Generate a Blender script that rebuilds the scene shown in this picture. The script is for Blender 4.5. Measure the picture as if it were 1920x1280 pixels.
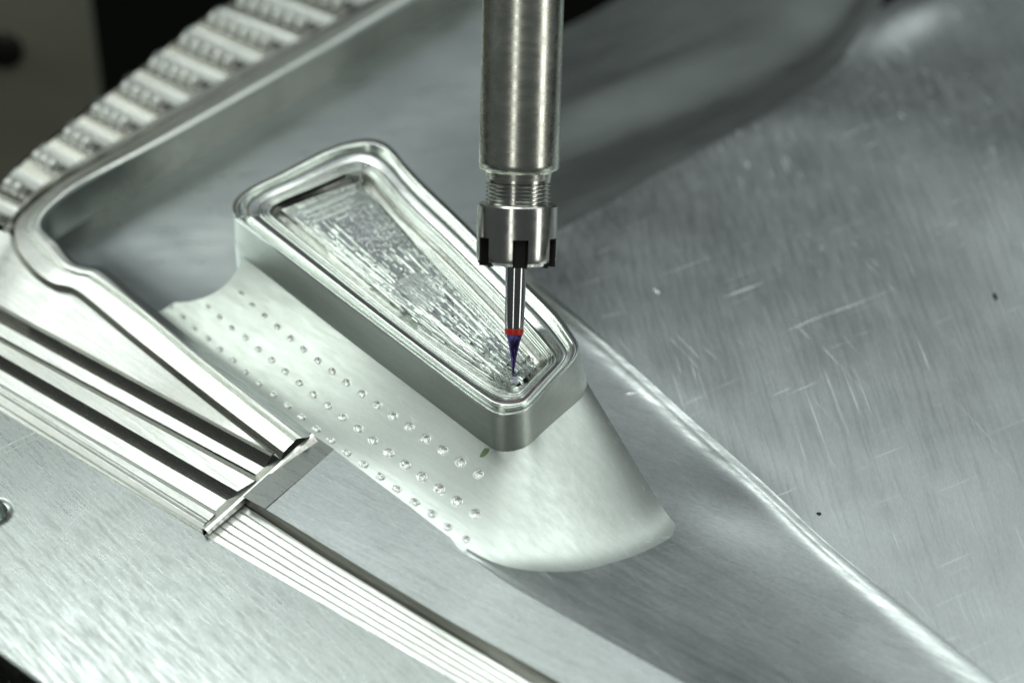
import bpy, math, random
import numpy as np
from mathutils import Vector, Matrix
from mathutils.bvhtree import BVHTree
random.seed(7); rng = np.random.RandomState(7)
for o in list(bpy.data.objects): bpy.data.objects.remove(o)
scn = bpy.context.scene
C = scn.collection
scn.unit_settings.scale_length = 0.01          # one unit is one centimetre
# ------------------------------------------------------------------ camera
ELEV = math.radians(43); DIST = 60.0; LENS = 105.0
cam_d = bpy.data.cameras.new('camera'); cam = bpy.data.objects.new('camera', cam_d); C.objects.link(cam)
cam.location = (0, -DIST*math.cos(ELEV), DIST*math.sin(ELEV))
cam.rotation_euler = (math.pi/2-ELEV, 0, 0)
cam_d.lens = LENS; cam_d.sensor_width = 36; cam_d.clip_start = 1; cam_d.clip_end = 3000
cam_d.dof.use_dof = True
scn.camera = cam
scn.render.resolution_x = 1024; scn.render.resolution_y = 682
camR = Vector((1,0,0)); camU = Vector((0, math.sin(ELEV), math.cos(ELEV))); camB = Vector((0,-math.cos(ELEV), math.sin(ELEV)))
camP = Vector(cam.location); FPX = LENS/36*1920
def at(px, py, z=0.0):                          # the point at height z that the photograph shows at px, py
    d = camR*((px-960)/FPX) - camU*((py-640)/FPX) - camB
    return camP + d*((z-camP.z)/d.z)
# ------------------------------------------------------------------ world, lamps, exposure
w = bpy.data.worlds.new('World'); scn.world = w; w.use_nodes = True
w.node_tree.nodes['Background'].inputs[0].default_value = (0.80,0.88,0.86,1)
w.node_tree.nodes['Background'].inputs[1].default_value = 0.07
def lamp(name, loc, target, sx, sy, power, col):
    l = bpy.data.lights.new(name, 'AREA'); l.shape = 'RECTANGLE'; l.size = sx; l.size_y = sy; l.energy = power; l.color = col
    o = bpy.data.objects.new(name, l); C.objects.link(o); o.location = loc
    o.rotation_euler = (Vector(target)-Vector(loc)).to_track_quat('-Z','Y').to_euler()
    return o
lamp('overhead_lamp', (6, 15, 60), (0,0,0), 72, 26, 13800, (0.93,1.0,0.95))
lamp('rear_lamp', (10, 54, 58), (0,5,0), 110, 36, 2500, (0.86,0.96,1.0))
lamp('added_side_fill', (-62, 15, 40), (-4,0,0), 34, 34, 10500, (0.93,1.0,0.92))  # fill added out of view to brighten the left flank
lamp('added_side_fill', (36, 36, 56), (0,0,0), 26, 46, 2600, (0.95,1.0,0.97))  # weaker fill added out of view for the end face and cavity
lamp('added_front_fill', (1, -17, 58), (0,0,0), 22, 16, 3200, (0.97,1.0,0.94))  # added out of view for the bright streak on the boss corner
lamp('added_rib_fill', (-22, 31, 58), (-6,0,0), 22, 13, 3500, (0.95,1.0,0.96))  # added out of view to lift the ribs and groove ridges
# two unseen strip lights, added to put streaks in the tool's round steel
TAX = (camU*math.cos(math.radians(8))+camB*math.sin(math.radians(8))).normalized()
for nm_, ang_, wd_, pw_ in (('added_streak_light', -17, 8, 4200), ('added_streak_light', 62, 16, 7500)):
    zz = (Matrix.Rotation(math.radians(ang_), 3, TAX) @ (camB-TAX*camB.dot(TAX))).normalized()
    o_ = lamp(nm_, zz*75+TAX*6, (0,0,0), wd_, 60, pw_, (1.0,1.0,0.93))
    o_.rotation_euler = Matrix((TAX.cross(zz), TAX, zz)).transposed().to_euler()
scn.view_settings.view_transform = 'Standard'; scn.view_settings.look = 'None'
scn.view_settings.exposure = 0.0; scn.view_settings.gamma = 1.0
# ------------------------------------------------------------------ materials
def nd(nt, t, **k):
    n = nt.nodes.new(t)
    for a, b in k.items(): setattr(n, a, b)
    return n
def alu(name, col=(0.62,0.66,0.64), rough=0.34, metal=1.0, direction=0.0, stretch=14.0, scale=5.0,
        var=0.10, rvar=0.10, bump=0.15, fine=1.0, scratches=0.0, cross=None, mottling=0.04):
    m = bpy.data.materials.new(name); m.use_nodes = True; nt = m.node_tree; L = nt.links
    p = nt.nodes['Principled BSDF']; p.inputs['Metallic'].default_value = metal
    tc = nd(nt,'ShaderNodeTexCoord'); geo = nd(nt, 'ShaderNodeNewGeometry')
    def noise(ang, sx, sy, sc, det=4, rough_=0.6):
        r = nd(nt,'ShaderNodeVectorRotate'); r.rotation_type='Z_AXIS'; r.inputs['Angle'].default_value = -ang
        L.new(tc.outputs['Object'], r.inputs['Vector'])
        mp = nd(nt,'ShaderNodeMapping'); mp.inputs['Scale'].default_value = (sx, sy, sy)
        L.new(r.outputs[0], mp.inputs['Vector'])
        n = nd(nt,'ShaderNodeTexNoise'); n.inputs['Scale'].default_value = sc; n.inputs['Detail'].default_value = det; n.inputs['Roughness'].default_value = rough_
        L.new(mp.outputs[0], n.inputs['Vector']); return n.outputs['Fac']
    def rmap(s, a, b, lo=0.3, hi=0.7):
        r = nd(nt,'ShaderNodeMapRange'); r.inputs['From Min'].default_value=lo; r.inputs['From Max'].default_value=hi
        r.inputs['To Min'].default_value=a; r.inputs['To Max'].default_value=b; L.new(s, r.inputs['Value']); return r.outputs[0]
    def math2(op, a, b):
        q = nd(nt,'ShaderNodeMath', operation=op)
        for i, v in enumerate((a,b)):
            if isinstance(v,(int,float)): q.inputs[i].default_value = v
            else: L.new(v, q.inputs[i])
        return q.outputs[0]
    brush = noise(direction, 1.0/stretch, 1.0, scale*2.2, 5, 0.65)
    cloud = noise(0.3, 1, 1, 0.55, 4, 0.55)
    grain = noise(direction, 0.35, 1.0, 26*fine, 2, 0.7)
    val = math2('ADD', rmap(brush, -var, var), math2('ADD', rmap(cloud, -mottling, mottling), rmap(grain, -var*0.5, var*0.5)))
    rgh = math2('ADD', rough, math2('ADD', rmap(brush, rvar, -rvar), rmap(cloud, -rvar*0.3, rvar*0.3)))
    if scratches > 0:
        acc = None
        for ang in (cross or (direction+0.9, direction-0.4)):
            s = noise(ang, 0.016, 1.0, 17.0, 2, 0.5)
            line = rmap(s, 0, 1, 0.66, 0.74)
            msk = rmap(noise(ang+0.4, 0.5, 1, 0.5, 2), 0, 1, 0.48, 0.62)
            q = math2('MULTIPLY', line, msk)
            acc = q if acc is None else math2('MAXIMUM', acc, q)
        val = math2('ADD', val, math2('MULTIPLY', acc, scratches*0.5))
        rgh = math2('ADD', rgh, math2('MULTIPLY', acc, scratches*0.35))
    mul = nd(nt,'ShaderNodeVectorMath', operation='SCALE'); mul.inputs[0].default_value = col
    L.new(math2('ADD', 1.0, val), mul.inputs['Scale']); L.new(mul.outputs[0], p.inputs['Base Color'])
    cl = nd(nt,'ShaderNodeClamp'); cl.inputs['Min'].default_value = 0.06; L.new(rgh, cl.inputs[0]); L.new(cl.outputs[0], p.inputs['Roughness'])
    if bump > 0:
        b = nd(nt,'ShaderNodeBump'); b.inputs['Strength'].default_value = bump; b.inputs['Distance'].default_value = 0.02
        L.new(math2('ADD', math2('MULTIPLY', brush, 1.0), math2('MULTIPLY', grain, 0.35)), b.inputs['Height']); L.new(b.outputs[0], p.inputs['Normal'])
    return m
def plain(name, col, rough=0.5, metal=0.0, noise_amt=0.15, scale=3.0):
    m = bpy.data.materials.new(name); m.use_nodes = True; nt = m.node_tree; L = nt.links
    p = nt.nodes['Principled BSDF']; p.inputs['Metallic'].default_value = metal; p.inputs['Roughness'].default_value = rough
    tc = nd(nt,'ShaderNodeTexCoord'); n = nd(nt,'ShaderNodeTexNoise'); n.inputs['Scale'].default_value = scale; n.inputs['Detail'].default_value = 6
    L.new(tc.outputs['Object'], n.inputs['Vector'])
    r = nd(nt,'ShaderNodeMapRange'); r.inputs['To Min'].default_value = 1-noise_amt; r.inputs['To Max'].default_value = 1+noise_amt; r.inputs['From Min'].default_value=.3; r.inputs['From Max'].default_value=.7
    L.new(n.outputs['Fac'], r.inputs['Value'])
    s = nd(nt,'ShaderNodeVectorMath', operation='SCALE'); s.inputs[0].default_value = col; L.new(r.outputs[0], s.inputs['Scale']); L.new(s.outputs[0], p.inputs['Base Color'])
    return m
D1 = math.radians(-42)       # along the pocket (in the plate plane)
D2 = math.radians(42)
M = {
 'plate':   alu('aluminium_scratched_plate', (0.50,0.54,0.53), 0.32, direction=math.radians(-50), stretch=8, scale=5.0, var=0.20, rvar=0.12, bump=0.10, scratches=1.0, cross=(math.radians(35), math.radians(60))),
 'plate2':  alu('aluminium_smooth_plate', (0.54,0.58,0.58), 0.36, direction=math.radians(-35), stretch=9, scale=3.0, var=0.22, rvar=0.10, bump=0.08, scratches=0.3),
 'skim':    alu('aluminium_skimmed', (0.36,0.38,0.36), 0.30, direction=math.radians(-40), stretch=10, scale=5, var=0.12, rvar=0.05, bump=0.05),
 'rib':     alu('aluminium_milled_rib', (0.92,0.95,0.91), 0.40, direction=D1, stretch=18, scale=7, var=0.12, rvar=0.10, bump=0.22),
 'floor':   alu('aluminium_cavity_floor', (0.58,0.63,0.62), 0.30, direction=math.radians(10), stretch=5, scale=1.5, var=0.05, rvar=0.04, bump=0.03),
 'trough':  alu('aluminium_dimpled_flank', (0.60,0.65,0.62), 0.38, direction=D1, stretch=9, scale=4, var=0.06, rvar=0.03, bump=0.06, scratches=0.4),
 'band':    alu('aluminium_skimmed_band', (0.74,0.78,0.74), 0.42, direction=D1, stretch=6, scale=3, var=0.05, rvar=0.03, bump=0.03),
 'panel':   alu('aluminium_brushed_panel', (0.57,0.61,0.61), 0.37, direction=math.radians(98), stretch=22, scale=5.0, var=0.12, rvar=0.09, bump=0.12, scratches=0.9, cross=(math.radians(100), math.radians(118), math.radians(28))),
 'rim':     alu('aluminium_polished_rim', (0.86,0.90,0.87), 0.21, direction=D1, stretch=14, scale=6, var=0.05, rvar=0.05, bump=0.10),
 'pocket':  alu('aluminium_rough_cut', (0.84,0.88,0.86), 0.20, direction=D1, stretch=12, scale=9, var=0.18, rvar=0.06, bump=0.02),
 'cutwall': alu('aluminium_pocket_wall', (0.66,0.68,0.64), 0.24, direction=D1, stretch=8, scale=6, var=0.12, rvar=0.05, bump=0.05),
 'fold': alu('aluminium_polished_fold', (0.48,0.52,0.50), 0.30, direction=math.radians(25), stretch=6, scale=1.5, var=0.05, rvar=0.04, bump=0.02),
 'painted_shade': alu('aluminium_painted_shade', (0.36,0.36,0.33), 0.26, direction=D1, stretch=14, scale=6, var=0.06, rvar=0.03, bump=0.03),  # dark colour stands in for the dim reflections on steep walls
 'dimple':  alu('aluminium_drill_mark', (0.93,0.96,0.94), 0.40, direction=0, stretch=1, scale=6, var=0.05, rvar=0.04, bump=0.10),
 'steel':   alu('ground_steel', (0.74,0.76,0.68), 0.27, direction=0, stretch=30, scale=2.5, var=0.12, rvar=0.07, bump=0.04, mottling=0.15),
 'nut':     alu('polished_steel', (0.74,0.75,0.72), 0.20, direction=0.5, stretch=2, scale=3, var=0.08, rvar=0.05, bump=0.02, mottling=0.12),
 'carbide': alu('carbide', (0.55,0.56,0.58), 0.08, direction=0, stretch=20, scale=4, var=0.04, rvar=0.02, bump=0.0),
 'red':     plain('red_paint', (0.62,0.03,0.015), 0.35),
 'coat':    plain('violet_coating', (0.06,0.045,0.17), 0.22, 0.85),
 'black':   plain('plain_black', (0.012,0.012,0.011), 0.6),  # even near-black for the nut slots and the knob
 'green':   plain('green_marker', (0.16,0.28,0.13), 0.5),
 'beige':   plain('beige_enamel', (0.34,0.34,0.27), 0.6, 0, 0.1, 0.3),
 'dark':    plain('dark_machine_paint', (0.0035,0.004,0.003), 1.0),
 'speck':   plain('dark_speck', (0.03,0.028,0.03), 0.6),
}
M['dark'].node_tree.nodes['Principled BSDF'].inputs['Specular IOR Level'].default_value=0.05
# ------------------------------------------------------------------ mesh helpers
def mesh_obj(name, verts, faces, mat, parent=None, smooth=True, weld=False):
    me = bpy.data.meshes.new(name); me.from_pydata([tuple(v) for v in verts], [], faces)
    me.materials.append(M[mat]); me.update()
    if smooth: me.polygons.foreach_set('use_smooth', [True]*len(me.polygons))
    o = bpy.data.objects.new(name, me); C.objects.link(o)
    if parent: o.parent = parent
    return o
def thing(name, label, cat, loc=(0,0,0), group=None):
    o = bpy.data.objects.new(name, None); C.objects.link(o); o.location = loc; o.empty_display_size = 0.5
    o['label'] = label; o['category'] = cat
    if group: o['group'] = group
    return o
def tag(o, label, cat, group=None):
    o['label'] = label; o['category'] = cat
    if group: o['group'] = group
def cr(P, n, closed=False):
    """Catmull-Rom resample of an array of points by arc length into n samples"""
    P = np.asarray(P, float)
    if closed: Q = np.vstack([P[-1], P, P[0], P[1]]); m = len(P)
    else: Q = np.vstack([2*P[0]-P[1], P, 2*P[-1]-P[-2]]); m = len(P)-1
    out = []
    K = 16
    for i in range(m):
        a,b,c,d = Q[i],Q[i+1],Q[i+2],Q[i+3]
        # centripetal-ish: limit tangents to avoid overshoot
        l1 = np.linalg.norm(c-b)+1e-9
        t0 = (c-a)*0.5; t1 = (d-b)*0.5
        for t, mm in ((t0,0),(t1,1)):
            nn = np.linalg.norm(t)
            if nn > l1: t *= l1/nn
        for k in range(K):
            t = k/K
            h00=2*t**3-3*t**2+1; h10=t**3-2*t**2+t; h01=-2*t**3+3*t**2; h11=t**3-t**2
            out.append(h00*b+h10*t0+h01*c+h11*t1)
    out.append(Q[m+1] if not closed else P[0])
    out = np.array(out)
    s = np.concatenate([[0],np.cumsum(np.linalg.norm(np.diff(out[:,:2],axis=0),axis=1))])
    tt = np.linspace(0,s[-1],n)
    return np.stack([np.interp(tt,s,out[:,k]) for k in range(out.shape[1])],1)
def lin(P, n):
    P = np.asarray(P,float); s = np.concatenate([[0],np.cumsum(np.linalg.norm(np.diff(P[:,:2],axis=0),axis=1))])
    tt = np.linspace(0,s[-1],n); return np.stack([np.interp(tt,s,P[:,k]) for k in range(P.shape[1])],1)
def grid_faces(nu, nv, wrap=False, flip=False):
    f = []
    for j in range(nv-1):
        for i in range(nu if wrap else nu-1):
            i2 = (i+1)%nu
            q = (j*nu+i, j*nu+i2, (j+1)*nu+i2, (j+1)*nu+i)
            f.append(q[::-1] if flip else q)
    return f
def to3(P): return [at(p[0],p[1],p[2]) for p in P]
def withz(P, z): return [(p[0],p[1],(p[2] if len(p)>2 else z)) for p in P]
def loft(name, curves, mat, parent, n=80, sub=1, smoothx=False, hard=True, wrap=False, alt=None, altmat='painted_shade'):
    """curves: lists of (px,py,z) each -> sheet through them. hard=True splits the sheet per strip (crisp edges)."""
    R = [np.array(to3(cr(c, n, wrap) if smoothx or len(c)>2 else lin(c,n))) for c in curves]
    if not hard:
        R = np.array(R); m = len(curves); k = (m-1)*sub+1
        out = np.zeros((k, n, 3))
        Q = np.concatenate([[2*R[0]-R[1]], R, [2*R[-1]-R[-2]]])
        for i in range(m-1):
            a,b,c,d = Q[i:i+4]
            t0=(c-a)*.5; t1=(d-b)*.5
            for s in range(sub):
                t=s/sub
                out[i*sub+s]=(2*t**3-3*t**2+1)*b+(t**3-2*t**2+t)*t0+(-2*t**3+3*t**2)*c+(t**3-t**2)*t1
        out[-1]=R[-1]
        return mesh_obj(name, out.reshape(-1,3), grid_faces(n,k), mat, parent)
    verts=[]; faces=[]
    for a,b in zip(R[:-1],R[1:]):
        o=len(verts); verts+=list(a)+list(b)
        faces += [tuple(o+q for q in f) for f in grid_faces(n,2)]
    o=mesh_obj(name, verts, faces, mat, parent)
    if alt:                                   # these strips get their shade from a darker colour of the same metal
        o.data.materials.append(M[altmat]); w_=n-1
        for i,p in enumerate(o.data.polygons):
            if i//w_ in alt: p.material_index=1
    return o
def bevel(o, w=0.012, seg=2):
    m = o.modifiers.new('weld','WELD'); m.merge_threshold = 0.0008
    b = o.modifiers.new('bevel','BEVEL'); b.width = w; b.segments = seg; b.limit_method='ANGLE'; b.angle_limit=math.radians(18); b.harden_normals=True
    return o
# ================================================================== THE MOULD BLOCK
mould = thing('mould_block', 'large bright machined aluminium mould with a raised wedge boss, dimpled flank and stepped ribs', 'mould')
NU = 120
# --- scratched plate lower left (with a real drop at its outer corner and a round hole)
r0 = [(-260,600),(0,771),(383,1003),(640,1152),(900,1302),(1120,1430)]
edge = [(-420,930),(-60,1180),(0,1225),(75,1280),(150,1335),(420,1530)]
n=160
a = np.array(to3(withz(lin(r0,n),0))); b = np.array(to3(withz(lin(edge,n),0)))
K=60
V=np.array([a*(1-t)+b*t for t in np.linspace(0,1,K)])
Vd = b.copy(); Vd[:,2]-=0.05; Vd[:,1]-=0.03; Ve=b.copy(); Ve[:,2]-=4.0; Ve[:,1]-=.03
V=np.concatenate([V,[Vd],[Ve]])
hc=at(-14,960,0); hr=0.27
pts=V.reshape(-1,3); faces=[]
for f in grid_faces(n,K+2):
    c=pts[list(f)].mean(0)
    if (c[0]-hc.x)**2+(c[1]-hc.y)**2 > (hr+0.06)**2 or c[2]<-.01: faces.append(f)
pl = mesh_obj('parting_plate', pts, faces, 'plate', mould)
# bore lip and wall round the hole
nn=48; vs=[]; 
for r,z in ((hr+0.16,0.004),(hr+0.02,0.006),(hr,-0.03),(hr-0.01,-0.9),(0.001,-0.9)):
    vs += [(hc.x+r*math.cos(2*math.pi*i/nn), hc.y+r*math.sin(2*math.pi*i/nn), z) for i in range(nn)]
mesh_obj('bored_hole', vs, grid_faces(nn,5,True), 'plate', mould)
# --- fine ridges right of the end step
def lerpc(A,B,t): return [tuple(np.array(p)*(1-t)+np.array(q)*t) for p,q in zip(A,B)]
gA=[(383,1003),(400,1015),(575,1117),(850,1277),(1100,1425)]; gB=[(455,945),(490,967),(620,1052),(950,1252),(1180,1388)]
NR=6
for k in range(NR):
    t0=k/NR; t1=(k+1)/NR
    cs=[]
    z0=-0.02+0.012*k
    for t,dz in ((0,-0.035),(0.08,-0.008),(0.35,-.002),(0.65,0.006),(0.90,0.011),(0.95,0.012),(1.0,-0.03)):
        tt=t0+(t1-t0)*t; cs.append(withz(lerpc(gA,gB,tt), z0+dz))
    loft('groove_ridge', cs, 'rib', mould, n=60, hard=False, sub=2)
wallT=[(470,936),(500,953),(620,1028),(830,1155),(960,1228),(1200,1365)]
loft('ridge_wall', [withz(gB,0.03), withz(wallT,0.34)], 'painted_shade', mould, n=60)  # shade of the steep wall is put into its colour
# --- smooth plate strip and the darker skimmed quadrilateral
foot=[(560,815),(620,838),(700,898),(770,950),(832,990),(862,1030),(905,1060),(950,1092),(1100,1178),(1300,1290),(1500,1410)]
qA=[(458,938),(497,967)]; qB=[(588,817),(625,842)]
loft('skimmed_patch', [[(455,931,.34),(499,954,.34)],[(586,815,.34),(627,842,.34)]], 'skim', mould, n=24)
cA=[(497,967),(735,1072+33),(1030,1240+25),(1230,1350+20)]
a=np.array(to3(withz(lin([(497,967),(735,1100),(1030,1262),(1230,1375)],100),.34)))
a=np.array(to3(withz(cr([(497,953),(620,1028),(830,1155),(960,1228),(1200,1365)],100),.34)))
b=np.array(to3(withz(cr([(626,843),(700,898),(770,950),(832,992),(862,1030),(905,1060),(950,1092),(1100,1178),(1300,1290),(1400,1350)],100),.34)))
V=np.array([a*(1-t)+b*t for t in np.linspace(0,1,40)])
mesh_obj('smooth_plate', V.reshape(-1,3), grid_faces(100,40), 'plate2', mould)
# --- end step wall between ribs and plates
loft('end_step', [[(366,985,-.2),(562,803,.1)],[(384,992,.18),(585,812,.46)],[(388,996,.17),(589,816,.45)],[(391,1002,.0),(596,827,.345)]], 'rib', mould, n=30)
loft('rib_floor', [[(-160,640,-.2),(372,1003,-.2)],[(-160,480,-.05),(570,850,-.05)]], 'rib', mould, n=20)
# --- stepped ribs left of the end step
def L2(a,b,z): # straight line extended to the left
    a=np.array(a,float); b=np.array(b,float); d=(b-a); a2=a-d*0.25
    return [(a2[0],a2[1],z),(b[0],b[1],z)]
o=loft('ledge_rib', [L2((0,773),(383,1005),0.0), L2((0,768),(381,1000),-.05), L2((0,760),(379,996),-.03), L2((0,757),(379,993),.03), L2((0,740),(383,983),.08), L2((0,733),(388,977),.05), L2((0,730),(392,975),.09), L2((0,724),(402,964),.09)], 'rib', mould, n=50); bevel(o)
def rib(fl0, w0, w1, top1, fall, z0, z1, zf):
    """floor start -> wall foot -> wall top -> plateau end -> foot of the fall, each a pair of end points"""
    cs=[L2(*fl0, z0-.02), L2(*w0, z0), L2(*w1, z1), L2(*top1, z1+.09), L2(*fall, zf)]
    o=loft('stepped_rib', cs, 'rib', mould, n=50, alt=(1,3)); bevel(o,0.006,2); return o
rib(((0,718),(406,958)), ((0,693),(431,941)), ((0,665),(445,921)), ((0,641),(478,901)), ((0,634),(486,896)), -.02, .20, .12)
rib(((0,630),(486,892)), ((0,606),(498,878)), ((0,580),(508,855)), ((0,572),(510,850)), ((0,571),(511,849)), .12, .34, .34)
loft('rib_floor', [L2((0,726),(402,965),.09), L2((0,717),(407,958),-.06)], 'rib', mould, n=30)
# flat wedge between the ribs and the cavity rim
c_out=[(527,862),(400,764),(250,643),(160,569),(130,548),(95,540),(60,515),(27,472),(18,435),(24,408),(50,380),(111,334),(302,228),(588,64),(690,3),(790,-58),(910,-126)]
zr=lambda p: .40+.15*min(1,max(0,(528-p[0])/420))
wA=[(-120,515),(0,580),(250,715),(508,855)]
wB=[(-60,420),(20,440),(27,472),(60,515),(95,540),(130,548),(160,569),(250,643),(400,764),(527,862)]
wA2=[(-120,508,.30),(0,572,.34),(60,604,.3),(120,637,.3),(250,707,.30),(350,763,.3),(508,850,.42)]
loft('flat_land', [wA2, [(p[0],p[1],zr(p)-.03) for p in wB]], 'rib', mould, n=120)
o=loft('slot_rib', [L2((0,518),(52,549),.27), L2((0,512),(54,544),.28), L2((0,496),(70,534),.42), L2((0,480),(66,518),.43), L2((0,476),(66,512),.27)], 'rib', mould, n=20, alt=(1,)); bevel(o)
loft('slot_rib', [L2((0,550),(30,568),.275), L2((0,545),(33,564),.33), L2((0,540),(34,558),.28)], 'rib', mould, n=20)
# --- raised rim that runs round the cavity: wall, bead, groove, bead, chamfer
c_o2=[(531,848),(400,748),(250,630),(160,555),(131,538),(98,530),(66,506),(34,466),(27,435),(33,412),(58,386),(117,340),(305,234),(590,70),(692,10),(790,-52),(910,-120)]
c_m =[(551,828),(380,692),(250,582),(165,522),(140,516),(108,502),(72,468),(51,438),(54,415),(76,388),(128,345),(310,243),(600,77),(700,18),(800,-42),(920,-110)]
c_m2=[(556,822),(385,686),(255,576),(170,516),(143,510),(114,496),(80,462),(60,435),(63,414),(84,388),(134,347),(314,246),(604,81),(705,21),(805,-38),(925,-106)]
c_i2=[(574,820),(394,680),(262,572),(186,509),(158,501),(134,493),(100,452),(76,428),(80,404),(102,380),(150,344),(320,256),(610,92),(712,30),(815,-30),(935,-98)]
c_in=[(588,817),(404,672),(270,563),(196,502),(160,497),(140,490),(108,455),(85,428),(88,405),(110,380),(160,345),(330,252),(620,92),(725,30),(825,-28),(945,-96)]
def R(c,z): return withz(c,z)
def RZ(c,dz): return [(p[0],p[1],zr(p)+dz) for p in c]
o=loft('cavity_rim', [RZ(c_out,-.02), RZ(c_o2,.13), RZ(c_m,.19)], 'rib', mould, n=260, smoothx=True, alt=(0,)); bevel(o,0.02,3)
o=loft('cavity_rim', [RZ(c_m,.17), RZ(lerpc(c_m,c_m2,.5),.08), RZ(c_m2,.16), RZ(lerpc(c_m2,c_i2,.5),.18), RZ(c_i2,.16)], 'rib', mould, n=260, smoothx=True); bevel(o,0.012,2)
o=loft('rim_chamfer', [RZ(c_i2,.16), RZ(c_in,-.04)], 'plate2', mould, n=260, smoothx=True)
# cavity wall under the rim
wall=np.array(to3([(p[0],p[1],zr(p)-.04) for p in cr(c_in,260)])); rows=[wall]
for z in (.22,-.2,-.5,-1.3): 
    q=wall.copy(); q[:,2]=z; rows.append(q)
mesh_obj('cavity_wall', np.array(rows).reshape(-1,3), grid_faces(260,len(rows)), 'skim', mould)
# --- cavity floor
f0=[(40,560),(85,500),(92,462),(112,440),(170,398),(300,322),(440,236),(600,148),(740,66),(870,-8),(1000,-80),(1060,-120)]
f1=[(90,600),(120,545),(130,500),(160,470),(225,430),(340,360),(480,272),(640,184),(780,104),(900,38),(975,0),(1010,-15)]
f2=[(150,660),(190,600),(215,545),(250,500),(330,455),(430,400),(570,315),(710,228),(830,155),(920,105),(975,80),(1010,65)]
f3=[(300,720),(350,650),(390,600),(430,560),(500,510),(600,440),(720,360),(800,310),(870,262),(935,225),(975,200),(1010,185)]
f4=[(600,760),(640,700),(680,660),(720,620),(770,575),(810,530),(850,490),(890,455),(925,425),(950,405),(975,390),(1010,375)]
def zz(c,z,up): return [(p[0],p[1],z+(up[i] if i<len(up) else (-1.0 if i==len(c)-1 else 0))) for i,p in enumerate(c)]
loft('cavity_floor', [zz(f0,-.48,(.30,.28,.22,.10,.02)),zz(f1,-.55,(.52,.45,.38,.26,.08)),zz(f2,-.68,(.45,.34,.20,.05)),zz(f3,-.95,(.35,.18,.04)),zz(f4,-1.12,())], 'floor', mould, n=160, smoothx=True, hard=False, sub=12)
# --- flowing folds behind the tool
KP=[[(700,620),(860,530),(1040,436),(1215,340),(1440,215),(1540,148),(1600,90),(1645,25),(1675,-50)],
[(700,560),(860,470),(1040,385),(1215,290),(1440,185),(1530,118),(1585,65),(1628,0),(1650,-70)],
[(700,500),(860,400),(1040,310),(1190,250),(1400,165),(1510,93),(1565,42),(1605,-20),(1630,-90)],
[(700,470),(860,375),(1040,285),(1185,225),(1390,140),(1495,70),(1550,20),(1580,-40),(1612,-110)],
[(700,400),(860,310),(1040,215),(1170,160),(1360,85),(1460,30),(1520,-20),(1560,-80),(1595,-140)],
[(700,350),(860,270),(1040,180),(1160,130),(1330,55),(1430,5),(1500,-50),(1540,-100),(1580,-160)],
[(700,300),(860,220),(1040,135),(1150,85),(1300,15),(1400,-30),(1480,-80),(1520,-130),(1560,-190)],
[(700,260),(860,170),(1040,95),(1130,50),(1260,-25),(1370,-70),(1440,-130),(1490,-180),(1530,-240)],
[(700,220),(860,130),(1040,60),(1120,20),(1240,-55),(1340,-100),(1420,-160),(1470,-210),(1510,-270)],
[(660,-60),(840,-140),(1030,-190),(1100,-210),(1200,-240),(1320,-160),(1400,-210),(1450,-260),(1490,-320)]]
KZ=[[-1.25,-1.1,-.95,-.90,-.80,-.7,-.6,-.5,-.4],
[-1.3,-1.12,-1.10,-1.03,-.90,-.80,-.68,-.58,-.5],
[-1.3,-1.14,-1.42,-1.32,-1.08,-.96,-.82,-.70,-.6],
[-1.3,-1.10,-1.45,-1.34,-1.12,-1.0,-.85,-.72,-.6],
[-1.3,-1.05,-1.45,-1.34,-1.12,-1.0,-.85,-.72,-.6],
[-1.3,-1.00,-1.52,-1.42,-1.18,-1.04,-.88,-.75,-.6],
[-1.3,-.95,-1.70,-1.58,-1.28,-1.1,-.92,-.78,-.6],
[-1.3,-.90,-1.74,-1.62,-1.32,-1.12,-.94,-.8,-.6],
[-1.3,-.85,-1.80,-1.70,-1.38,-1.16,-.96,-.8,-.6],
[-1.3,-.80,-1.95,-1.85,-1.5,-1.2,-1.0,-.8,-.6]]
KP=[KP[i_] for i_ in (0,1,2,4,5,7,8)]; KZ=[KZ[i_] for i_ in (0,1,2,4,5,7,8)]
KC=[[(a[0][0]-120,a[0][1]+60,-1.6)]+[(p[0],p[1],z) for p,z in zip(a,b)] for a,b in zip(KP,KZ)]
loft('flowing_fold', KC, 'fold', mould, n=140, smoothx=True, hard=False, sub=10)
# --- big brushed panel on the right
g0=[(940,470,-.9),(1010,530,-.6),(1085,594,-.38),(1180,680,-.30),(1285,775,-.25),(1425,900,-.2),(1560,1025,-.2),(1740,1170,-.2),(1900,1300,-.2),(2060,1430,-.2)]
g1=[(980,462,-.95),(1100,520,-.55),(1190,590,-.38),(1290,680,-.26),(1390,760,-.18),(1520,850,-.12),(1660,950,-.15),(1830,1080,-.17),(2000,1200,-.17),(2180,1330,-.17)]
g2=[(1010,450,-.93),(1180,440,-.62),(1310,500,-.42),(1420,570,-.26),(1530,640,-.12),(1650,710,-.10),(1800,800,-.10),(1960,900,-.10),(2140,1010,-.1),(2300,1120,-.1)]
g3=[(1040,436,-.9),(1240,350,-.78),(1400,340,-.60),(1550,380,-.36),(1680,430,-.20),(1800,490,-.10),(1940,560,-.04),(2080,640,0),(2200,720,0),(2350,800,0)]
g4=[(1100,404,-.88),(1300,290,-.82),(1470,220,-.62),(1640,220,-.35),(1780,260,-.1),(1900,310,.1),(2020,370,.25),(2140,440,.4),(2260,520,.5),(2400,600,.5)]
g5=[(1160,371,-.86),(1360,260,-.80),(1530,160,-.70),(1660,90,-.50),(1800,90,-.30),(1920,120,-.1),(2040,160,.1),(2160,220,.3),(2280,280,.4),(2420,360,.5)]
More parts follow.
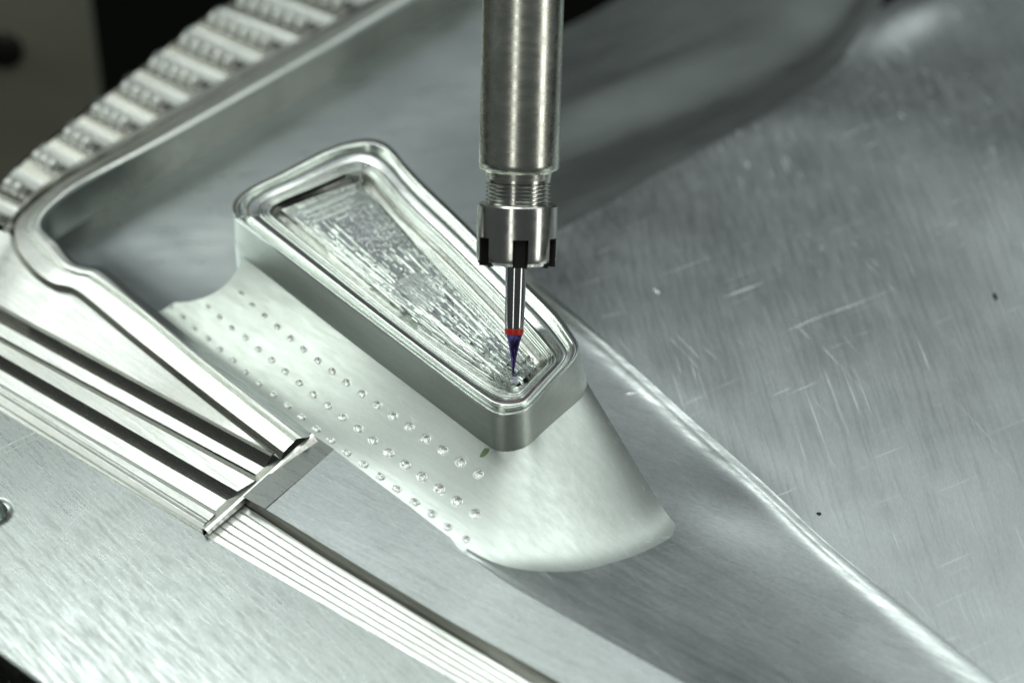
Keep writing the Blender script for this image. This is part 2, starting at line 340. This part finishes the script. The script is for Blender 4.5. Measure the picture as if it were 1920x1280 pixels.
g6=[(1215,340,-.90),(1440,214,-.80),(1560,130,-.70),(1640,30,-.52),(1740,-20,-.40),(1860,-60,-.2),(2000,-60,0),(2140,-20,.2),(2280,40,.3),(2420,100,.4)]
PN=loft('brushed_panel', [g0,g1,g2,g3,g4,g5,g6], 'panel', mould, n=160, smoothx=True, hard=False, sub=14)
# --- trough between the boss and the panel, running to the lower edge of the picture
m0=[(862,1036,.334),(905,1060,.336),(950,1092,.34),(1100,1178,.34),(1300,1290,.34),(1500,1405,.34)]
m1=[(880,1020,.30),(925,1045,.28),(1000,1085,.27),(1150,1165,.26),(1340,1275,.25),(1560,1400,.24)]
m2=[(900,930,-.2),(1030,1000,.0),(1200,1100,.05),(1400,1230,.05),(1640,1395,.05)]
m3=[(930,720,-.55),(1090,850,-.36),(1280,990,-.24),(1480,1150,-.20),(1740,1370,-.18)]
m4=[(960,560,-.8),(1120,690,-.45),(1330,880,-.33),(1560,1080,-.27),(1840,1330,-.25)]
m5=[(940,500,-.9),(1100,620,-.41),(1300,800,-.262),(1550,1030,-.212),(1880,1300,-.205)]
m6=[(p[0],p[1],p[2]-.001) for p in g0]
TR=loft('blended_trough', [m0,m1,m2,m3,m4,m5,m6], 'plate2', mould, n=140, smoothx=True, hard=False, sub=12)
def swell(o, cx, cy, z, A, sx, sy, ang):
    c=at(cx,cy,z); co=np.zeros(len(o.data.vertices)*3); o.data.vertices.foreach_get('co',co); co=co.reshape(-1,3)
    dx=co[:,0]-c.x; dy=co[:,1]-c.y; u=dx*math.cos(ang)+dy*math.sin(ang); v=-dx*math.sin(ang)+dy*math.cos(ang)
    co[:,2]+=A*np.exp(-.5*((u/sx)**2+(v/sy)**2)); o.data.vertices.foreach_set('co',co.ravel()); o.data.update()
for o_ in (PN,TR): swell(o_,1375,955,-.3,.085,.85,.55,math.radians(-40))  # low swell shaped to give the crease a bright highlight
swell(PN,1700,35,-.45,.24,.8,.42,math.radians(50))  # raised here so the panel shows a glint
# ------------------------------------------------------------------ the boss
ZT=2.0
O=[(438,390),(442,404),(452,418),(520,470),(600,532),(700,608),(800,684),(880,745),(909,766),(928,777),(951,780),(975,775),(993,766),(1014,745),(1043,712),(1070,682),(1081,664),(1083,648),(1074,630),(1045,590),(990,535),(930,478),(864,412),(794,345),(760,309),(740,285),(722,270),(694,262),(655,266),(609,281),(525,324),(476,348),(452,364),(441,377)]
I=[(531,396),(532,399),(534,402),(592,450),(650,497),(728,562),(818,632),(880,676),(915,700),(930,709),(940,715),(952,722),(963,724),(972,718),(985,705),(1000,692),(1004,688),(1002,682),(992,672),(958,636),(912,586),(868,538),(820,490),(762,436),(742,415),(720,390),(700,366),(686,348),(676,338),(650,346),(600,365),(560,380),(545,386),(535,391)]
NB=240
def loops(ts_z, name, mat, hard=False):
    # resample O and I with matching index parameter
    def idx(P,n):
        P=np.array(P,float); m=len(P); t=np.linspace(0,m,n,endpoint=False); i=t.astype(int); f=(t-i)[:,None]
        a,b,c,d=P[(i-1)%m],P[i],P[(i+1)%m],P[(i+2)%m]
        return 0.5*((2*b)+(-a+c)*f+(2*a-5*b+4*c-d)*f**2+(-a+3*b-3*c+d)*f**3)
    Oa,Ia=idx(O,NB),idx(I,NB)
    rows=[]
    for t,z in ts_z:
        P=Oa*(1-t)+Ia*t; rows.append(np.array([at(p[0],p[1],z) for p in P]))
    o=mesh_obj(name, np.array(rows).reshape(-1,3), grid_faces(NB,len(rows),True), mat, mould); return o
def bead(t0,t1,zb,h,n=7,z_end=None):
    return [(t0+(t1-t0)*k/(n-1), zb+h*math.sin(math.pi*k/(n-1))+(0 if z_end is None else (z_end-zb)*k/(n-1))) for k in range(n)]
loops([(-.02,1.90)]+bead(0,.13,1.97,.05), 'rim_bead', 'rim')
o=loops([(.13,1.97),(.16,1.88),(.22,1.88),(.26,1.99)], 'rim_groove', 'rim'); bevel(o,.01,2)
loops([(.26,1.99),(.30,2.02),(.36,2.015),(.50,1.98)], 'rim_land', 'rim')
loops(bead(.50,.58,1.97,.03), 'contour_step', 'rim')
loops(bead(.58,.66,1.93,.03), 'contour_step', 'rim')
loops([(.575,1.97),(.58,1.93)], 'contour_step', 'rim')
loops([(.66,1.93),(.67,1.89)]+bead(.67,.75,1.89,.03), 'contour_step', 'rim')
loops([(.75,1.89),(.79,1.80),(.90,1.72),(1.0,1.655)], 'pocket_wall', 'cutwall')
# pocket floor: terraces left by the roughing cutter
def inpoly(x,y,P):
    c=False; j=len(P)-1
    for i in range(len(P)):
        if (P[i][1]>y)!=(P[j][1]>y) and x<(P[j][0]-P[i][0])*(y-P[i][1])/(P[j][1]-P[i][1])+P[i][0]: c=not c
        j=i
    return c
fl_near=[(527,393),(592,452),(700,541),(818,634),(915,702),(962,728)]
fl_far =[(680,334),(745,414),(820,488),(912,584),(960,636),(1008,686)]
nu,nv=560,150
A_=lin(fl_near,nu); B_=lin(fl_far,nu)
small=rng.rand(64,24); small2=rng.rand(160,60); med=rng.rand(20,10); long_=rng.rand(46,46); tiny=rng.rand(190,50); hsh=rng.rand(31,97)
def smp(T,u,v):
    a=u*(T.shape[0]-1); b=v*(T.shape[1]-1); return T[int(a),int(b)]
verts=[]
for j in range(nv):
    v=j/(nv-1)
    for i in range(nu):
        u=i/(nu-1)
        p=A_[i]*(1-v)+B_[i]*v
        prof=0.12*math.sin(math.pi*min(1,max(0,v*1.2)))
        k_=int(v*34); c_=int(u*34+hsh[k_%31,5]*3)
        h=math.floor(prof*60)/60
        if hsh[k_%31,c_%97]>.62: h+=.013
        elif hsh[k_%31,c_%97]<.16: h-=.014
        if u<.10: h=.010*math.floor((.10-u)*90)+(.012 if smp(long_,u,v)>.6 else 0)
        if .10<u<.30 and .40<v<.86: h=.055+.004*smp(tiny,u,v)+.010*(smp(med,u,v)>.7)      # flat patch
        if v>.87: h=.012*(smp(tiny,u,v)>.6)                    # deeper lane on the far side
        dx=(p[0]-785)/50; dy=(p[1]-545)/34
        if dx*dx+dy*dy<1: h=.10+.045*(-dy)+.010*(hsh[k_%31,c_%97]>.5)+.006*(math.sin((p[0]*.75-p[1])*.8)>0)
        if u>.45:                                             # tapering lanes towards the cutter
            lane=(v-.5)/(1.15-u)
            if abs(lane-.10)<.09 or abs(lane+.35)<.07: h+=.05
        # dish left by a round cutter
        verts.append(at(p[0],p[1],1.64+h))
mesh_obj('pocket_floor', verts, grid_faces(nu,nv), 'pocket', mould, smooth=False)
# long thin ridges left along the floor
def ridge(name,a,b,w,z,h,mat='rim',n=20):
    A3=at(a[0],a[1],z); B3=at(b[0],b[1],z); d=(B3-A3).normalized(); s=Vector((-d.y,d.x,0))
    vs=[];
    for i in range(n+1):
        p=A3.lerp(B3,i/n); ww=w*(1+.15*random.uniform(-1,1)); hh=h*(1+.2*random.uniform(-1,1))
        if i in (0,n): ww*=.3; hh*=.3
        for k in range(5):
            an=math.pi*k/4; vs.append(p+s*(math.cos(an)*ww)+Vector((0,0,math.sin(an)*hh-0.01)))
    return mesh_obj(name,vs,grid_faces(5,n+1),mat,mould)
for a,b,wd in (((735,470),(912,640),.035),((752,462),(920,632),.03),((700,490),(870,655),.03),((800,560),(958,700),.03),((790,575),(950,712),.03),((620,470),(790,600),.02),((640,462),(760,560),.02)):
    ridge('cutter_ridge',a,b,wd,1.74,.04)
for k in range(5):
    ridge('cutter_ridge',(556+k*9,392+k*9),(672-k*4,345+k*14),.022,1.70,.03)
for k in range(4):
    ridge('cutter_ridge',(690+k*14,355+k*16),(1000-k*8,668+k*2),.014,1.72,.03)
for a,b in (((560,420),(905,690)),((575,415),(900,672)),((548,405),(700,525)),((860,560),(960,655)),((700,430),(745,418)),((612,470),(700,545)),((660,500),(760,585)),((760,600),(930,716))):
    ridge('cutter_ridge',a,b,.018,1.72,.035)
for k in range(16):
    bx,by=random.uniform(935,1015),random.uniform(668,722)
    c=at(bx,by,1.70); r_=random.uniform(.02,.05); vs=[]
    for q in range(5):
        a_=random.uniform(0,6.28); vs.append((c.x+r_*2.2*math.cos(a_),c.y+r_*1.6*math.sin(a_),c.z+random.uniform(-.02,.06)))
    mesh_obj('burr',vs,[(0,1,2),(0,2,3),(1,3,4),(2,4,0)],'dimple',mould,False)
# boss flank: skimmed band, then flared foot
band_top=[(p[0],p[1],1.90) for p in O]
# near side + end face band only where it can be seen; the rest of the boss goes straight down
topO=np.array(to3(band_top))
b1=topO.copy(); 
cen=topO.mean(0)
low=topO.copy(); low[:,2]=1.0
dirs=low-cen; dirs[:,2]=0; dirs/=np.linalg.norm(dirs,axis=1)[:,None]
low+=dirs*0.03
# end face leans out
for i,p in enumerate(O):
    if p[0]>1010 and p[1]>620: low[i]+=np.array([0.16,-.02,0])*min(1,(p[0]-1010)/60)
def ring(P,n):
    P=np.asarray(P,float); Q=np.vstack([P,P[:1]]); return P
def idx3(P,n):
    P=np.array(P,float); m=len(P); t=np.linspace(0,m,n,endpoint=False); i=t.astype(int); f=(t-i)[:,None]
    a,b,c,d=P[(i-1)%m],P[i],P[(i+1)%m],P[(i+2)%m]
    return 0.5*((2*b)+(-a+c)*f+(2*a-5*b+4*c-d)*f**2+(-a+3*b-3*c+d)*f**3)
T3=idx3(topO,NB); L3=idx3(low,NB)
rows=[T3*(1-t)+L3*t for t in np.linspace(0,1,12)]
mesh_obj('skimmed_band', np.array(rows).reshape(-1,3), grid_faces(NB,12,True), 'band', mould)
dn=L3.copy(); dn[:,2]=-1.6
mesh_obj('boss_core', np.array([L3*np.array([1,1,1])-np.array([0,0,.002]),dn]).reshape(-1,3), grid_faces(NB,2,True), 'floor', mould)
# flank: from the arc end round the corner to the end-face edge
m=len(low)
top_idx=list(range(1,18))   # O[1]..O[17]
top=low[top_idx]
FT=[]  # foot px,z  per top point
footpx=[(300,585,-.42),(330,612,-.36),(460,718,-.12),(560,795,.12),(690,890,.335),(790,967,.335),(830,1000,.335),(850,1020,.335),(868,1035,.335),(886,1046,.33),(908,1056,.16),(960,1070,.08),(1080,1068,0),(1170,1046,-.1),(1235,1015,-.12),(1262,994,-.12),(1268,985,-.12)]
tb=BVHTree.FromPolygons([v.co for v in TR.data.vertices],[tuple(p.vertices) for p in TR.data.polygons])
def on_trough(px,py,dz=-.02):
    d=(camR*((px-960)/FPX)-camU*((py-640)/FPX)-camB).normalized(); h=tb.ray_cast(camP,d); return None if h[0] is None else h[0].z+dz
fz=[]
for (x,y,z) in footpx:
    q=on_trough(x,y) if x>890 else None
    fz.append((x,y,z if q is None else q))
ft=np.array(to3(fz))
Tt=np.array([top[0],*top[1:]])
def rs(P,n):
    P=np.asarray(P,float); m=len(P)-1; t=np.linspace(0,m,n); i=np.minimum(t.astype(int),m-1); f=(t-i)[:,None]
    Q=np.vstack([2*P[0]-P[1],P,2*P[-1]-P[-2]]); a,b,c,d=Q[i],Q[i+1],Q[i+2],Q[i+3]
    return 0.5*((2*b)+(-a+c)*f+(2*a-5*b+4*c-d)*f**2+(-a+3*b-3*c+d)*f**3)
NF=420; NV=110
def gs(A,sg):
    A=np.asarray(A,float); r_=int(sg*3); k=np.exp(-.5*(np.arange(-r_,r_+1)/sg)**2); k/=k.sum()
    if A.ndim==1: return np.convolve(np.pad(A,r_,mode='reflect',reflect_type='odd'),k,'valid')
    return np.stack([gs(A[:,c],sg) for c in range(A.shape[1])],1)
def arcs(P,a,b,n):      # uniform spacing along the part of the curve between two index parameters
    t=np.linspace(0,len(P)-1,4000); Q=rs(P,4000); m_=(t>=a)&(t<=b); Q=Q[m_]
    s_=np.concatenate([[0],np.cumsum(np.linalg.norm(np.diff(Q,axis=0),axis=1))]); u=np.linspace(0,s_[-1],n)
    return np.stack([np.interp(u,s_,Q[:,c]) for c in range(3)],1)
def seg(P): return np.concatenate([arcs(P,0,7,190)[:-1],arcs(P,7,12,111)[:-1],arcs(P,12,16,121)])
ixn=np.concatenate([np.linspace(0,7,190)[:-1],np.linspace(7,12,111)[:-1],np.linspace(12,16,121)])
Tt=seg(Tt); Ff=seg(ft); NF=len(Tt)
Tt=gs(Tt,5); Ff=gs(Ff,11)
ix=gs(ixn,10)
expo=np.interp(ix,[0,3,6,8,10,12,16],[1.2,1.25,1.3,1.3,1.15,1.05,1.0])
sa=np.interp(ix,[0,6,8,11,16],[.05,.06,.09,.17,.14]); sb=np.interp(ix,[0,6,8,11,16],[.04,.04,.045,.06,.045])
ext=np.interp(ix,[0,5,8,11,15,16],[.08,.08,.08,.13,.09,.06])
Fo=Ff.copy(); Fo[:,:2]+=(Ff[:,:2]-Tt[:,:2])*ext[:,None]
def under(x,y):
    h=tb.ray_cast(Vector((x,y,5)),Vector((0,0,-1))); return None if h[0] is None else h[0].z
blend_i=np.clip((ix-8.6)/1.2,0,1)
rows=[]
for j in range(NV):
    t=j/(NV-1)
    sp=lambda q: sb*np.log1p(np.exp(np.clip((q-sa)/sb,-40,40)))
    h=((sp(t)-sp(0.0))/(sp(1.0)-sp(0.0)))**1.0
    h=h*(h+.02)**(expo-1)/(1.02)**(expo-1)
    P=Fo*(1-t)+Tt*t
    base=Ff[:,2].copy()
    bw=max(0,1-t/.95)**2
    if bw>0:
        for i in range(NF):
            if blend_i[i]>0:
                u_=under(P[i,0],P[i,1])
                if u_ is not None: base[i]=base[i]*(1-blend_i[i]*bw)+(u_)*blend_i[i]*bw
    base=gs(base,14)
    P[:,2]=base-.006+(Tt[:,2]-base)*h
    rows.append(P)
def inv(P):   # photo pixel of a point
    q=P-np.array(camP); z=-(q@np.array(camB)); return 960+(q@np.array(camR))/z*FPX, 640-(q@np.array(camU))/z*FPX
ks=[]
for j in range(NV):      # the ball-ended cavity cuts the left end of the flank in an arc
    P=rows[j]; x,y=inv(P); e_=((x-332)/124)**2+((y-462)/105)**2-1; k=0
    while k<NF-2 and e_[k]<0: k+=1
    kf=k-e_[k]/(e_[k]-e_[k-1]) if k>0 else 0.0
    ks.append(kf)
ks=np.array(ks); kk_=np.arange(NV); 
for j in range(NV):
    P=rows[j]; tt=np.linspace(ks[j],NF-1,NF); rows[j]=np.stack([np.interp(tt,np.arange(NF),P[:,c]) for c in range(3)],1)
Vg=np.array(rows)
tj=(1-np.linspace(0,1,NV))[:,None,None]; wgt=np.minimum(1,tj*8)
for _ in range(60):     # fair the surface round the corner
    q=Vg.copy(); q[:,1:-1]=(Vg[:,:-2]+2*Vg[:,1:-1]+Vg[:,2:])/4
    lat=np.clip((np.arange(NF)-150)/40,0,1)*np.clip((NF-1-np.arange(NF))/20,0,1); Vg=Vg+(q-Vg)*wgt*lat[None,:,None]
pts0=Vg.reshape(-1,3); ff=grid_faces(NF,NV)
bvh=BVHTree.FromPolygons([Vector(p) for p in pts0], ff)
row1=[(308,245),(350,290),(397,330),(447,372),(497,415),(548,458),(602,500),(657,540),(712,583),(770,625),(828,668),(887,710),(950,752),(1013,797),(1078,840),(1145,886),(1212,932)]
row2=[(180,295),(225,335),(272,375),(325,412),(375,455),(427,497),(478,540),(532,583),(586,627),(641,670),(696,714),(756,758),(812,803),(873,850),(936,896),(999,942),(1066,989),(1133,1035),(1200,1083)]
row3=[(40,293),(85,335),(132,376),(182,415),(229,456),(279,497),(327,541),(378,585),(433,628),(486,670),(540,714),(596,760),(652,803),(712,850),(775,894),(838,940),(902,988),(970,1038),(1035,1083),(1096,1134),(1165,1180)]
def dimple_mesh(seed):
    r=random.Random(seed); vs=[]; nn=14
    prof=[(1.25,-.02),(1.05,.012),(.92,-.03),(.70,-.22),(.35,-.42),(.0,-.5)]
    for k,(rr,z) in enumerate(prof):
        for i in range(nn):
            a=2*math.pi*i/nn; j=1+r.uniform(-.10,.10)*(k>0)
            vs.append((rr*j*math.cos(a), rr*j*math.sin(a), z+r.uniform(-.08,.08)*(k in (1,2,3,4))))
    me=bpy.data.meshes.new('dimple'); me.from_pydata(vs,[],grid_faces(nn,len(prof),True)); me.materials.append(M['dimple']); me.update()
    return me
dm=[dimple_mesh(s) for s in range(4)]
flank=mesh_obj('dimpled_flank', pts0, ff, 'trough', mould)
nrm=np.zeros((len(pts0),3)); du=np.gradient(Vg,axis=1); dv=np.gradient(Vg,axis=0); nr=np.cross(du,dv); nr/=np.linalg.norm(nr,axis=2)[:,:,None]+1e-9
if nr[:,:,2].mean()<0: nr=-nr
nr=nr.reshape(-1,3)
disp=np.zeros(len(pts0))
for row,s0,s1 in ((row1,.038,.092),(row2,.036,.098),(row3,.032,.072)):
    for i,(zx,zy) in enumerate(row):
        px=300+zx/2.031; py=430+zy/2.031
        d=(camR*((px-960)/FPX)-camU*((py-640)/FPX)-camB).normalized()
        hit=bvh.ray_cast(camP,d)
        if hit[0] is None: continue
        n_=hit[1] if hit[1].z>0 else -hit[1]
        r=s0+(s1-s0)*i/len(row)
        q=n_.to_track_quat('Z','Y').to_matrix().to_4x4()
        ob=bpy.data.objects.new('dimple', random.choice(dm)); C.objects.link(ob); ob.parent=flank
        ob.matrix_local=Matrix.Translation(hit[0])@q@Matrix.Rotation(random.uniform(-.5,.5),4,'Z')@Matrix.Diagonal((r,r,r*.8,1))
        dd=np.linalg.norm(pts0-np.array(hit[0]),axis=1); disp=np.maximum(disp, np.where(dd<r*.9, r*0.75*(1-dd/(r*1.0)),0)+np.where(dd<r*.82,.012,0))
newp=pts0-nr*disp[:,None]
flank.data.vertices.foreach_set('co', newp.astype(np.float32).ravel()); flank.data.update()
# closing skirt below the arc end and the end-face edge
for col,nm in ((0,'flank_end'),(NF-1,'flank_back')):
    e=Vg[:,col,:]; d=e.copy(); d[:,2]=-1.8
    mesh_obj(nm, np.concatenate([e,d]), grid_faces(NV,2), 'floor', mould)
# ------------------------------------------------------------------ teeth behind the rim
Lp=[(500,-35),(433,5),(381,38),(326,80),(271,124),(218,167),(165,210),(111,254),(54,297),(-2,350),(-60,395)]
Rp=[(655,24),(586,62),(518,97),(450,134),(383,171),(312,213),(249,249),(178,289),(111,329),(52,374),(14,425)]
Lp=[(568,-78),]+Lp; Rp=[(724,-20)]+Rp
bump_me=None
def mk_bump():
    vs=[];nn=12
    for k in range(6):
        a=math.pi/2*k/5
        vs+=[(math.cos(a)*math.cos(2*math.pi*i/nn),math.cos(a)*math.sin(2*math.pi*i/nn),math.sin(a)) for i in range(nn)]
    me=bpy.data.meshes.new('bump'); me.from_pydata(vs,[],grid_faces(nn,6,True)); me.materials.append(M['rib']); me.update()
    me.polygons.foreach_set('use_smooth',[True]*len(me.polygons)); return me
bump_me=mk_bump()
for k in range(len(Lp)-1):
    Lk,Lk1=np.array(Lp[k],float),np.array(Lp[k+1],float); Rk,Rk1=np.array(Rp[k],float),np.array(Rp[k+1],float)
    cs=[]
    for t,z in ((0,.22),(.04,.205),(.17,.135),(.34,.06),(.44,.045),(.56,.04),(.64,.04),(.67,.18),(.70,.22),(.86,.22),(.97,.225),(1.0,.22)):
        a=Lk*(1-t)+Lk1*t; b=Rk*(1-t)+Rk1*t
        # keep the wall screen position by working at ridge height
        cs.append([(a[0],a[1],z),(b[0],b[1],z)])
    rd=loft('tooth_ridge', cs, 'rib', mould, n=24, alt=(0,1,2,8,9,10))  # wall and ridge-top strips are shaded by colour
    # close the rear end of the ridge
    nb=int(np.linalg.norm(Rk-Lk)//25)
    for i in range(nb):
        s=(i+.6)/(nb+.9)
        a=Lk*(.13)+Lk1*.87; b=Rk*.13+Rk1*.87; p=a*(1-s)+b*s
        c=at(p[0],p[1],.215)
        ob=bpy.data.objects.new('bump',bump_me); C.objects.link(ob); ob.parent=rd
        ob.matrix_local=Matrix.Translation(c)@Matrix.Rotation(math.radians(-35),4,'Z')@Matrix.Diagonal((.12,.18,.20,1))
# end wall of each tooth and ledge to the rim
eA=withz([(745,-30)]+[(p[0]-2,p[1]-2) for p in Rp[1:]]+[(-20,470)],.2)
eB=withz([(790,-58),(690,3),(588,64),(302,228),(111,334),(50,380),(24,408),(18,435),(20,455)],.42)
loft('tooth_ledge',[[(p[0],p[1]+0,.34) for p in eA],eB],'rib',mould,n=120,smoothx=False)
# outer side of the block behind the teeth
sl=[(430+68*2,-90),(500,-40),(430,0),(325,75),(215,162),(110,249),(54,292),(0,345),(-60,392),(-140,455)]
a=np.array(to3(withz(lin(sl,60),.10))); b=a.copy(); b[:,2]=-6
mesh_obj('block_side', np.concatenate([a,b]), grid_faces(60,2), 'floor', mould)
# ------------------------------------------------------------------ tool holder and cutter
tip=at(962,706,1.72)
lean=math.radians(8)
axis=(camU*math.cos(lean)+camB*math.sin(lean)+camR*math.tan(math.radians(1.55))).normalized()
dep=(camP-tip).dot(camB); S=dep/FPX       # cm per photo pixel at the tip
quat=axis.to_track_quat('Z','Y')
def H(py): return (706-py)*S/math.cos(lean)
def lathe(name, prof, mat, parent, n=72, smooth=True):
    vs=[]
    for r,h in prof: vs+=[(r*math.cos(2*math.pi*i/n), r*math.sin(2*math.pi*i/n), h) for i in range(n)]
    o=mesh_obj(name, vs, grid_faces(n,len(prof),True), mat, parent, smooth)
    return o
def sharp(o,ang=35):
    m=o.modifiers.new('split','EDGE_SPLIT'); m.split_angle=math.radians(ang); return o
hold=thing('tool_holder','upright round steel collet holder with threaded neck and slotted clamping nut above the pocket','tool holder',tip); hold.rotation_mode='QUATERNION'; hold.rotation_quaternion=quat
px=lambda v:v*S
# the empty stands at the cutter tip's foot point of the same axis
o=lathe('holder_shaft',[(px(60),H(338)),(px(62),H(326)),(px(66),H(322)),(px(72),H(320)),(px(74.5),H(316)),(px(75),H(308)),(px(75),H(100)),(px(75),H(-150)),(px(75),H(-420)),(0.01,H(-420))],'steel',hold); sharp(o)
o=lathe('threaded_neck',[(px(56),H(345)),(px(60),H(343)),(px(60),H(338)),(px(60),H(326))],'nut',hold); sharp(o)
pr=[]
for k in range(6):
    h=345+k*7.2
    pr+=[(px(57),H(h)),(px(61),H(h+2.4)),(px(61),H(h+3.6)),(px(57),H(h+6))]
pr.append((px(57),H(392)))
sharp(lathe('thread',pr[::-1],'nut',hold),20)
# clamping nut with real slots: angular sections
def nut():
    n=96; slotw=math.radians(23)
    slots=[math.radians(a) for a in (-84+0,-84+60,-84+120,-84+180,-84+240,-84+300)]
    rows=[(61,384),(72,384),(74.5,386.5),(75,392),(75,444),(75,480),(73,488),(66,494),(30,496),(20,496)]
    vs=[];fs=[]
    angs=[2*math.pi*i/n for i in range(n)]
    for r,h in rows:
        for a in angs:
            vs.append((px(r)*math.cos(a),px(r)*math.sin(a),H(h)))
    def inslot(a):
        for s in slots:
            d=(a-s+math.pi)%(2*math.pi)-math.pi
            if abs(d)<slotw/2: return True
        return False
    for j in range(len(rows)-1):
        for i in range(n):
            am=angs[i]+math.pi/n
            if j>=4 and j<=7 and inslot(am): continue
            i2=(i+1)%n; fs.append((j*n+i,(j+1)*n+i,(j+1)*n+i2,j*n+i2))
    o=mesh_obj('collet_nut',vs,fs,'nut',hold); sharp(o,30)
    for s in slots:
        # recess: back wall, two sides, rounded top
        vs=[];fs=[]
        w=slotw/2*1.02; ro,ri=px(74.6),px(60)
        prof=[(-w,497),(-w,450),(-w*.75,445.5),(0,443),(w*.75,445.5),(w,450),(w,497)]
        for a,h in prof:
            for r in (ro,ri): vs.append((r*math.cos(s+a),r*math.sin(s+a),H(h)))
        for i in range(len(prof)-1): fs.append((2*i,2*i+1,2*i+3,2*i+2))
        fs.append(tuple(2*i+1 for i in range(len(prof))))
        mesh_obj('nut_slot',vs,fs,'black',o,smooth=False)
    return o
nut()
cut=thing('tapered_cutter','slim carbide engraving cutter with red ring and violet tapered tip touching the pocket floor','cutter',tip); cut.rotation_mode='QUATERNION'; cut.rotation_quaternion=quat
sharp(lathe('shank',[(px(17.2),H(616)),(px(18.2),H(608)),(px(19),H(560)),(px(19.8),H(492)),(px(19.8),H(470))],'carbide',cut,48))
lathe('red_ring',[(px(17.4),H(626)),(px(17.7),H(625)),(px(17.7),H(616)),(px(17.4),H(615))],'red',cut,48)
pr=[(.3,706),(1.6,704),(2.4,697),(3.0,690),(3.8,682),(4.6,675),(6.4,665),(8.2,655),(10,646),(12,638),(15.2,628),(16.8,626.2),(17,624)]
vs=[]
for r_,h_ in pr:
    for i_ in range(48):
        a_=2*math.pi*i_/48; tw=(706-h_)*.035; g_=max(0,math.cos(2*(a_-tw)+.6))**2; f_=1-.30*g_*min(1,max(0,(627-h_)/-6))
        vs.append((px(r_)*f_*math.cos(a_),px(r_)*f_*math.sin(a_),H(h_)))
mesh_obj('cutting_tip',vs,grid_faces(48,len(pr),True),'coat',cut)
# ------------------------------------------------------------------ small things
def blob(name,px_,py_,z,sx,sy,rot,mat,label,cat,h=.03):
    r=random.Random(int(px_)); nn=10; vs=[]
    for k,(s,zz) in enumerate(((1,0),(.8,.7),(.35,1))):
        for i in range(nn):
            a=2*math.pi*i/nn; j=1+r.uniform(-.25,.25); vs.append((sx*s*j*math.cos(a),sy*s*j*math.sin(a),zz*h))
    o=mesh_obj(name,vs,grid_faces(nn,3,True)+[tuple(range(2*nn,3*nn))],mat,None)
    o.location=at(px_,py_,z); o.rotation_euler=(0,0,rot); tag(o,label,cat); return o
# ------------------------------------------------------------------ machine behind
pf=15.0
def box(name,x0,x1,y0,y1,z0,z1,mat,parent=None):
    vs=[(x,y,z) for z in (z0,z1) for y in (y0,y1) for x in (x0,x1)]
    return mesh_obj(name,vs,[(0,2,3,1),(4,5,7,6),(0,1,5,4),(2,6,7,3),(0,4,6,2),(1,3,7,5)],mat,parent,False)
bed=box('machine_bed',-90,90,-40,90,-13,-12,'dark'); bed['kind']='structure'
ex=at(142,150,-4).x
cab=thing('machine_panel','dull beige machine panel standing out of focus behind the toothed edge','machine panel',(ex-10,15,-12))
p_=box('panel_body',-30,10,0,2,0,26,'beige',cab)
kp=at(8,92,-4); 
kn=lathe('dark_knob',[(0.5,0),(0.5,.15),(.4,.2),(0.01,.2)],'black',cab,24)
kz=kp
d=(camR*((6-960)/FPX)-camU*((92-640)/FPX)-camB); t=(14.95-camP.y)/d.y; q=camP+d*t
kn.location=q-Vector(cab.location); kn.rotation_euler=(math.pi/2,0,0)
# ------------------------------------------------------------------ chips and marks, dropped onto the surfaces below them
bpy.context.view_layer.update()
dg=bpy.context.evaluated_depsgraph_get()
def drop(px_,py_):
    d=(camR*((px_-960)/FPX)-camU*((py_-640)/FPX)-camB).normalized()
    h=scn.ray_cast(dg,camP,d); return h[1],h[2]
for (nm,x,y,sx,sy,rot,mat,lab,cat,h) in (
  ('metal_chip',1183,738,.05,.14,-.5,'dimple','tiny bright sliver of swarf on the blended trough right of the boss','metal chip',.03),
  ('dark_chip',1866,556,.12,.05,-.6,'speck','small dark chip lying alone on the brushed panel near the right edge','metal chip',.03),
  ('dark_chip',1535,963,.05,.04,-.3,'speck','pinpoint dark speck below the bright highlight on the brushed panel','metal chip',.02),
  ('metal_chip',1230,545,.03,.13,.5,'dimple','short bright sliver on the brushed panel above the boss corner','metal chip',.02),
  ('green_mark',909,848,.07,.11,.3,'green','small green marker smudge on the flank below the boss corner','marker smudge',.002),
  ):
    p,nn_=drop(x,y); 
    o=blob(nm,x,y,0,sx,sy,rot,mat,lab,cat,h); o.location=p+nn_*0.002; o.rotation_mode='QUATERNION'; o.rotation_quaternion=nn_.to_track_quat('Z','Y')@Vector((0,0,1)).to_track_quat('Z','Y').inverted() if False else nn_.to_track_quat('Z','Y')
cam_d.dof.focus_distance = dep+0.2
cam_d.dof.aperture_fstop = 0.085
